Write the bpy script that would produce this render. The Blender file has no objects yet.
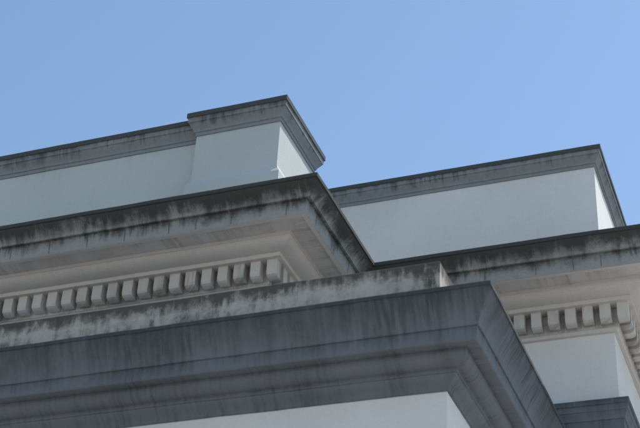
import bpy, math, random
from mathutils import Vector, Matrix, noise
random.seed(4)
S=0.7; CZ=1.6
def W(x,y,z): return (x*S,y*S,z*S+CZ)
scene=bpy.context.scene
scene.view_settings.view_transform='Standard'; scene.view_settings.look='None'; scene.view_settings.exposure=0
# ---------------- light
SUN_EL=math.radians(62); SUN_AZ=math.radians(46)
w=bpy.data.worlds.new("World"); scene.world=w; w.use_nodes=True
nt=w.node_tree; bg=nt.nodes['Background']
sky=nt.nodes.new('ShaderNodeTexSky'); sky.sky_type='NISHITA'; sky.sun_disc=False
sky.sun_elevation=SUN_EL; sky.sun_rotation=SUN_AZ; sky.air_density=1.5; sky.dust_density=0.4; sky.ozone_density=3.6
nt.links.new(sky.outputs[0],bg.inputs[0]); bg.inputs[1].default_value=0.15
sl=bpy.data.lights.new("sun",'SUN'); sl.energy=4.8; sl.angle=math.radians(.5); sl.color=(1,.94,.86)
so=bpy.data.objects.new("sun",sl); scene.collection.objects.link(so)
sv=Vector((math.sin(SUN_AZ)*math.cos(SUN_EL),math.cos(SUN_AZ)*math.cos(SUN_EL),math.sin(SUN_EL)))
so.rotation_euler=sv.to_track_quat('Z','Y').to_euler(); so.location=(0,0,60)
# ---------------- camera
f,th,psi,rho=1.3625,0.5803,0.3887,0.0613
r0=Vector((math.cos(psi),math.sin(psi),0));h=Vector((-math.sin(psi),math.cos(psi),0));zz=Vector((0,0,1))
F=math.cos(th)*h+math.sin(th)*zz; U=-math.sin(th)*h+math.cos(th)*zz
R=math.cos(rho)*r0+math.sin(rho)*U; U2=-math.sin(rho)*r0+math.cos(rho)*U
cd=bpy.data.cameras.new("camera"); cam=bpy.data.objects.new("camera",cd); scene.collection.objects.link(cam)
cd.sensor_width=36; cd.lens=36*f*1000/640; cd.clip_end=5000
cd.dof.use_dof=True; cd.dof.focus_distance=38; cd.dof.aperture_fstop=3.0
m=Matrix((R,U2,-F)).transposed().to_4x4(); m.translation=Vector((0,0,CZ)); cam.matrix_world=m
scene.camera=cam
# ---------------- materials
# 'suv' attribute = (metres along the wall, height, 0): drip streaks follow it; 'dirt' = exposure to soiling
def mat(name,base,stain,lo=.45,hi=.65,dk=.6,streak=(5,.5),amount=.9,grain=.12,patch=1.1,fine=.5,bump=.3,rough=.85,wp=.5,blot=.22):
    M=bpy.data.materials.new(name); M.use_nodes=True; n=M.node_tree.nodes; l=M.node_tree.links
    b=n['Principled BSDF']; b.inputs['Roughness'].default_value=rough
    b.inputs['Specular IOR Level'].default_value=.25
    tc=n.new('ShaderNodeTexCoord'); su=n.new('ShaderNodeAttribute'); su.attribute_name='suv'
    def noi(scale,detail,mp=None,rg=.6):
        t=n.new('ShaderNodeTexNoise'); t.inputs['Scale'].default_value=scale; t.inputs['Detail'].default_value=detail; t.inputs['Roughness'].default_value=rg
        if mp:
            q=n.new('ShaderNodeMapping'); q.inputs['Scale'].default_value=(mp[0],mp[1],1); l.new(su.outputs['Vector'],q.inputs[0]); l.new(q.outputs[0],t.inputs[0])
        else: l.new(tc.outputs['Object'],t.inputs[0])
        return t.outputs[0]
    def ma(op,a,c,d=None):
        t=n.new('ShaderNodeMath'); t.operation=op
        for i,v in enumerate((a,c,d)):
            if v is None: continue
            if isinstance(v,(int,float)): t.inputs[i].default_value=v
            else: l.new(v,t.inputs[i])
        return t.outputs[0]
    n1=noi(patch,7,rg=.66); n2=noi(1.0,4,streak); n5=noi(1.0,3,(streak[0]*5,streak[1]*3.2),.6); n3=noi(34,5,rg=.75); n4=noi(.35,3); n6=noi(1.0,2,(1.1,1.0)); n7=noi(9,4,rg=.7)
    # streaks come and go along the wall
    md=n.new('ShaderNodeMapRange'); md.interpolation_type='SMOOTHSTEP'; l.new(n6,md.inputs[0]); md.inputs[1].default_value=.36; md.inputs[2].default_value=.64; md.inputs[3].default_value=.15; md.inputs[4].default_value=1.0
    st=ma('MULTIPLY',ma('MULTIPLY',ma('SUBTRACT',n5,.5),fine),md.outputs[0])
    at=n.new('ShaderNodeAttribute'); at.attribute_name='dirt'
    s=ma('ADD',ma('MULTIPLY',n1,wp),ma('MULTIPLY',n2,1-wp))
    s=ma('ADD',s,ma('MULTIPLY',ma('SUBTRACT',at.outputs['Fac'],.5),dk))
    s=ma('ADD',s,ma('MULTIPLY',ma('SUBTRACT',n3,.5),.2))
    s=ma('ADD',s,ma('MULTIPLY',ma('SUBTRACT',n7,.5),blot))
    s=ma('ADD',s,st)
    mr=n.new('ShaderNodeMapRange'); mr.interpolation_type='SMOOTHSTEP'
    l.new(s,mr.inputs[0]); mr.inputs[1].default_value=lo; mr.inputs[2].default_value=hi; mr.inputs[3].default_value=0; mr.inputs[4].default_value=amount
    g=ma('ADD',ma('MULTIPLY',ma('SUBTRACT',n3,.5),grain*4),1)
    g=ma('ADD',g,ma('MULTIPLY',ma('SUBTRACT',n4,.5),.4))
    g=ma('ADD',g,ma('MULTIPLY',ma('SUBTRACT',n7,.5),grain*2))
    g=ma('ADD',g,ma('MULTIPLY',st,grain*4))
    mx=n.new('ShaderNodeMix'); mx.data_type='RGBA'; mx.inputs[6].default_value=(*base,1); mx.inputs[7].default_value=(*stain,1); l.new(mr.outputs[0],mx.inputs[0])
    vm=n.new('ShaderNodeVectorMath'); vm.operation='SCALE'; l.new(mx.outputs[2],vm.inputs[0]); l.new(g,vm.inputs['Scale'])
    l.new(vm.outputs[0],b.inputs['Base Color'])
    bp=n.new('ShaderNodeBump'); bp.inputs['Strength'].default_value=bump; bp.inputs['Distance'].default_value=.02
    l.new(ma('ADD',n3,ma('MULTIPLY',n1,.6)),bp.inputs['Height']); l.new(bp.outputs[0],b.inputs['Normal'])
    return M
MT={}
MT['fascia']=mat('weathered_cornice_paint',(.34,.35,.34),(.045,.048,.044),.36,.72,.75,amount=.93,fine=.6,streak=(3,.7),blot=.35)
MT['cream']=mat('cream_plaster',(.63,.61,.58),(.22,.205,.19),.48,.82,.6,amount=.75,grain=.07)
MT['wall']=mat('white_wall_plaster',(.77,.77,.745),(.45,.45,.43),.52,.85,.4,amount=.5,grain=.05,fine=.3)
MT['pier']=mat('parapet_plaster',(.56,.605,.59),(.33,.37,.36),.50,.85,.4,amount=.6,grain=.05,fine=.3)
MT['cope']=mat('coping_grey_paint',(.27,.295,.305),(.055,.06,.062),.42,.74,.85,amount=.88,blot=.35,fine=.6)
MT['grey']=mat('blue_grey_cornice_paint',(.175,.195,.215),(.05,.055,.06),.33,.84,.6,streak=(4,.6),amount=.85,fine=.8,grain=.09)
MT['attic']=mat('stained_attic_plaster',(.53,.495,.44),(.055,.05,.042),.40,.70,.7,amount=.9,streak=(2.2,.8),blot=.35,fine=.6)
MT['roof']=mat('roof_felt',(.25,.25,.25),(.1,.1,.1))
MT['joint']=mat('joint_mortar',(.13,.14,.14),(.06,.06,.06))
gl=bpy.data.materials.new('window_glass'); gl.use_nodes=True; gb=gl.node_tree.nodes['Principled BSDF']; gb.inputs['Base Color'].default_value=(.02,.025,.03,1); gb.inputs['Roughness'].default_value=.08
MT['glass']=gl
MN=list(MT)
root=bpy.data.objects.new("neoclassical_building",None); scene.collection.objects.link(root)
def mk(name,vs,fs,ms,dirt=None,suv=None):
    me=bpy.data.meshes.new(name); me.from_pydata([W(*v) for v in vs],[],fs)
    for k in MN: me.materials.append(MT[k])
    me.polygons.foreach_set('material_index',[MN.index(k) for k in ms])
    a=me.attributes.new('dirt','FLOAT','POINT')
    a.data.foreach_set('value',dirt if dirt else [.5]*len(vs))
    a=me.attributes.new('suv','FLOAT_VECTOR','POINT')
    if not suv: suv=[(v[0]+v[1],v[2]) for v in vs]
    flat=[]
    for u,v in suv: flat.extend((u*S,v*S,0))
    a.data.foreach_set('vector',flat)
    me.update(); o=bpy.data.objects.new(name,me); scene.collection.objects.link(o); o.parent=root
    return o
def curve(o0,z0,o1,z1,kind,d0,d1,m,n=7):
    out=[]
    for i in range(n+1):
        t=i/n
        if kind=='recta':
            u=t; v=(1-math.cos(math.pi*t))/2; v=.55*v+.45*t
            o=o0+(o1-o0)*v; z=z0+(z1-z0)*u
        else:
            a=t*math.pi/2; o=o0+(o1-o0)*(1-math.cos(a)); z=z0+(z1-z0)*math.sin(a)
        out.append((o,z,d0+(d1-d0)*t,m))
    return out
# profile swept run by run with mitred corners; every run has its own streak coordinate
def runs(name,path,prof,z0,closed=False,step=.3,jit=.007):
    n=len(path); cnt=n if closed else n-1
    dirs=[(Vector(path[(i+1)%n])-Vector(path[i])).normalized() for i in range(cnt)]
    nrm=lambda d: Vector((d.y,-d.x))
    vs=[];ds=[];fs=[];ms=[];uv=[];P=len(prof)
    for i in range(cnt):
        a=Vector(path[i]);b=Vector(path[(i+1)%n]);d=dirs[i];inw=-nrm(d)
        oa=inw if (i==0 and not closed) else inw-nrm(dirs[i-1])
        ob=inw if (i==cnt-1 and not closed) else inw-nrm(dirs[(i+1)%cnt])
        L=(b-a).length;k=max(1,int(L/step));base=len(vs)
        for j in range(k+1):
            t=j/k
            for (o,z,dd_,mm) in prof:
                p=(a+oa*o).lerp(b+ob*o,t)
                q=Vector((p.x*.9,p.y*.9,z*.8)); q2=q*4
                jj=noise.noise(q)+.5*noise.noise(q2); j2=noise.noise(q+Vector((9,3,5)))+.7*noise.noise(q2+Vector((3,1,2)))
                vs.append((p.x-.7*jj*jit,p.y+.7*jj*jit,z0+z+j2*jit)); ds.append(dd_)
                uv.append(((p-a).dot(d)+i*37.3+z0,z0+z))
        for j in range(k):
            for q in range(P-1):
                fs.append((base+j*P+q,base+j*P+q+1,base+(j+1)*P+q+1,base+(j+1)*P+q)); ms.append(prof[q][3])
    return mk(name,vs,fs,ms,ds,uv)
# ---------------- main entablature (stepped: front block then set-back wing)
xa,ya,zc=-9.131,22.0,16.685; yb=25.857; xb=-2.15
GZ=-2.286
prof=[(5.5,.25,.5,'roof'),(.3,.06,.8,'roof'),(0,0,1,'fascia'),(0,-.09,.95,'fascia'),(.035,-.095,.8,'fascia')]
prof+=curve(.035,-.11,.24,-.38,'recta',.85,.5,'fascia')
prof+=[(.245,-.42,.55,'fascia'),(.32,-.425,.65,'fascia'),(.345,-.75,.25,'fascia'),(.36,-.78,.3,'cream'),(.46,-.78,.3,'cream'),(.465,-.74,.6,'cream'),(.92,-.74,.5,'cream'),(.92,-.82,.3,'cream')]
prof+=curve(.94,-.82,1.28,-1.0,'ovolo',.2,.4,'cream')
prof+=[(1.30,-1.0,.4,'cream'),(1.30,-1.1,.3,'cream'),(1.66,-1.1,.9,'cream'),(1.66,-1.56,.8,'cream'),(1.70,-1.57,.3,'cream'),(1.72,-1.64,.3,'cream'),(1.8,-1.65,.5,'wall'),(1.8,-3,.45,'wall'),(1.8,GZ-zc,.5,'wall')]
runs('entablature',[(-60,ya),(xa,ya),(xa,yb),(xb,yb),(xb,45)],prof,zc)
# dentils
dv=[];df=[];dd=[]
def dentil(px,py,tx,ty,nx,ny,wd):
    sec=[(1.68,-1.095),(1.40,-1.095),(1.395,-1.40),(1.415,-1.465),(1.47,-1.495),(1.55,-1.505),(1.68,-1.505)]
    b=len(dv); k=len(sec)
    wj=wd*(1+random.uniform(-.06,.06)); zj=random.uniform(-.012,.012); dj=random.uniform(-.15,.25)
    for sg in (-1,1):
        for o,z in sec:
            dv.append((px+tx*sg*wj/2-nx*o,py+ty*sg*wj/2-ny*o,zc+z+zj*(z<-1.2))); dd.append(.42+ (z<-1.43)*.15+dj+(.4 if o>1.6 else 0))
    for i in range(k):
        j=(i+1)%k; df.append((b+i,b+j,b+k+j,b+k+i))
    df.append(tuple(b+i for i in range(k))[::-1]); df.append(tuple(b+k+i for i in range(k)))
pit=.395; wd=.24
x=xa-1.40-wd/2
while x>-40: dentil(x,ya,1,0,0,-1,wd); x-=pit
y=ya+1.40+wd/2+pit
while y<yb+1.3: dentil(xa,y,0,1,1,0,wd) ; y+=pit
x=xb-1.40-wd/2
while x>xa-1.4: dentil(x,yb,1,0,0,-1,wd); x-=pit
y=yb+1.40+wd/2+pit
while y<44: dentil(xb,y,0,1,1,0,wd); y+=pit
o=mk('dentils',dv,df,['cream']*len(df),dd)
# mortar joints on the fascia (thin strips 3mm proud)
jv=[];jf=[]
def strip(a,b,c,d):
    k=len(jv); jv.extend([a,b,c,d]); jf.append((k,k+1,k+2,k+3))
def jointx(x,y):
    e=.006; strip((x-e,y+.31,zc-.45),(x+e,y+.31,zc-.45),(x+e,y+.333,zc-.74),(x-e,y+.333,zc-.74))
def jointy(x,y):
    e=.006; strip((x-.31,y-e,zc-.45),(x-.31,y+e,zc-.45),(x-.333,y+e,zc-.74),(x-.333,y-e,zc-.74))
x=xa-.8
while x>-40: jointx(x,ya); x-=random.uniform(.6,1.3)
x=xb-.8
while x>xa: jointx(x,yb); x-=random.uniform(.6,1.2)
y=ya+.9
while y<yb: jointy(xa,y); y+=random.uniform(.6,1.2)
mk('fascia_joints',jv,jf,['joint']*len(jf))
# ---------------- parapets
zp=20.36
def cope(hh=.60,depth=.8,wm='pier',plinth=True):
    k=hh/.6
    p=[(depth,zc+.0-zp,.5,wm),(depth,-.1,.5,'cope'),(depth-.1,0.02,.6,'cope'),(.0,0,1,'cope'),(0,-.13*k,.95,'cope'),(.03,-.14*k,.6,'cope'),(.035,-.26*k,.5,'cope'),(.06,-.27*k,.6,'cope')]
    p+=curve(.06,-.28*k,.16,-.47*k,'recta',.55,.35,'cope')
    p+=[(.165,-.5*k,.35,'cope'),(.19,-.505*k,.4,'cope'),(.19,-.6*k,.3,'cope'),(.22,-.605*k,.6,wm),(.22,-1.0,.35,wm),(.22,-1.88,.4,wm)]
    if plinth: p+=[(.18,-2.0,.4,wm),(.11,-2.12,.4,wm),(.10,zc+.0-zp,.4,wm)]
    else: p+=[(.22,zc-zp,.5,wm)]
    return p
runs('parapet',[(-60,23.87),(-12.9,23.87)],cope(plinth=False),zp,jit=.008)
xp,yp=-10.708,23.603
px0=xp-2.658; py1=yp+2.686
pp=cope(plinth=True)[2:]; pp=[(1.32,.10,.5,'cope')]+pp
runs('parapet_pier',[(px0,yp),(xp,yp),(xp,py1),(px0,py1)],pp,zp,closed=True,jit=.006)
runs('wing_parapet',[(-14,27.66),(-3.951,27.66),(-3.951,44)],cope(hh=.52,wm='wall',plinth=False),zp,jit=.008)
# ---------------- lower projecting block
xl,yl,zl=-4.91,20.0,12.20
pl=[(6,.1,.5,'roof'),(.5,.05,.8,'roof'),(0,0,1,'grey'),(.0,-.07,.95,'grey'),(.03,-.075,.8,'grey')]
pl+=curve(.03,-.08,.30,-.62,'recta',.8,.4,'grey',12)
pl+=[(.31,-.66,.5,'grey'),(.34,-.665,.6,'grey'),(.35,-.9,.3,'grey'),(.37,-.92,.3,'grey'),(.60,-.92,.5,'grey'),(.60,-.98,.4,'grey')]
pl+=curve(.60,-.98,.82,-1.16,'ovolo',.3,.4,'grey')
pl+=[(.84,-1.17,.5,'grey'),(.84,-1.24,.3,'grey'),(.87,-1.245,.5,'grey')]
pl+=curve(.87,-1.25,1.05,-1.42,'recta',.3,.4,'grey')
pl+=[(1.06,-1.48,.4,'grey'),(1.1,-1.485,.45,'wall'),(1.1,-3,.4,'wall'),(1.1,GZ-zl,.5,'wall')]
runs('lower_cornice_block',[(-60,yl),(xl,yl),(xl,28.6)],pl,zl,jit=.008)
xk,yk,zk=-6.0,20.6,13.128
runs('attic_plinth',[(-60,yk),(xk,yk),(xk,27.62)],[(4.5,.03,.5,'roof'),(.3,.02,.7,'attic'),(0.01,0,.95,'attic'),(0,-.02,.85,'attic'),(.0,-.35,.5,'attic'),(0,-.9,.55,'attic'),(0,-1.2,.6,'attic')],zk,jit=.012)
# wing string course
ps=[(.3,.04,.6,'grey'),(0,0,.8,'grey'),(0,-.12,.6,'grey'),(.03,-.125,.5,'grey'),(.03,-.26,.4,'grey')]+curve(.05,-.27,.12,-.42,'recta',.5,.3,'grey')+[(.13,-.44,.5,'grey'),(.15,-.445,.5,'grey'),(.15,-.95,.4,'grey'),(.3,-.96,.4,'grey')]
runs('wing_string_course',[(-6.2,27.43),(-3.72,27.43),(-3.72,44)],ps,13.32)
# ---------------- windows of the lower storey (below the photographed part)
wv=[];wf=[];wm=[]
def box(x0,x1,y0,y1,z0,z1,m):
    b=len(wv); wv.extend([(x0,y0,z0),(x1,y0,z0),(x1,y1,z0),(x0,y1,z0),(x0,y0,z1),(x1,y0,z1),(x1,y1,z1),(x0,y1,z1)])
    for q in ((0,3,2,1),(4,5,6,7),(0,1,5,4),(1,2,6,5),(2,3,7,6),(3,0,4,7)): wf.append(tuple(b+i for i in q)); wm.append(m)
yw=yl+1.1
for i in range(9):
    c=-9.3-i*4.2
    box(c-.8,c+.8,yw-.03,yw+.1,1.0,5.2,'glass')
    for s in (-1,1): box(c+s*.95-.15,c+s*.95+.15,yw-.16,yw+.1,.98,5.22,'cream')
    box(c-1.25,c+1.25,yw-.22,yw+.1,5.23,5.6,'grey'); box(c-1.25,c+1.25,yw-.28,yw+.1,.7,.97,'grey')
    box(c-.04,c+.04,yw-.08,yw-.031,1.0,5.2,'cream'); box(c-.79,c-.05,yw-.07,yw-.031,3.0,3.08,'cream'); box(c+.05,c+.79,yw-.07,yw-.031,3.0,3.08,'cream')
mk('windows',wv,wf,wm)
# ---------------- ground
me=bpy.data.meshes.new('ground'); g=1500
me.from_pydata([(-g,-g,0),(g,-g,0),(g,g,0),(-g,g,0)],[],[(0,1,2,3)])
go=bpy.data.objects.new('ground',me); scene.collection.objects.link(go)
me.materials.append(mat('pale_paving',(.28,.26,.24),(.18,.17,.155),amount=.6))
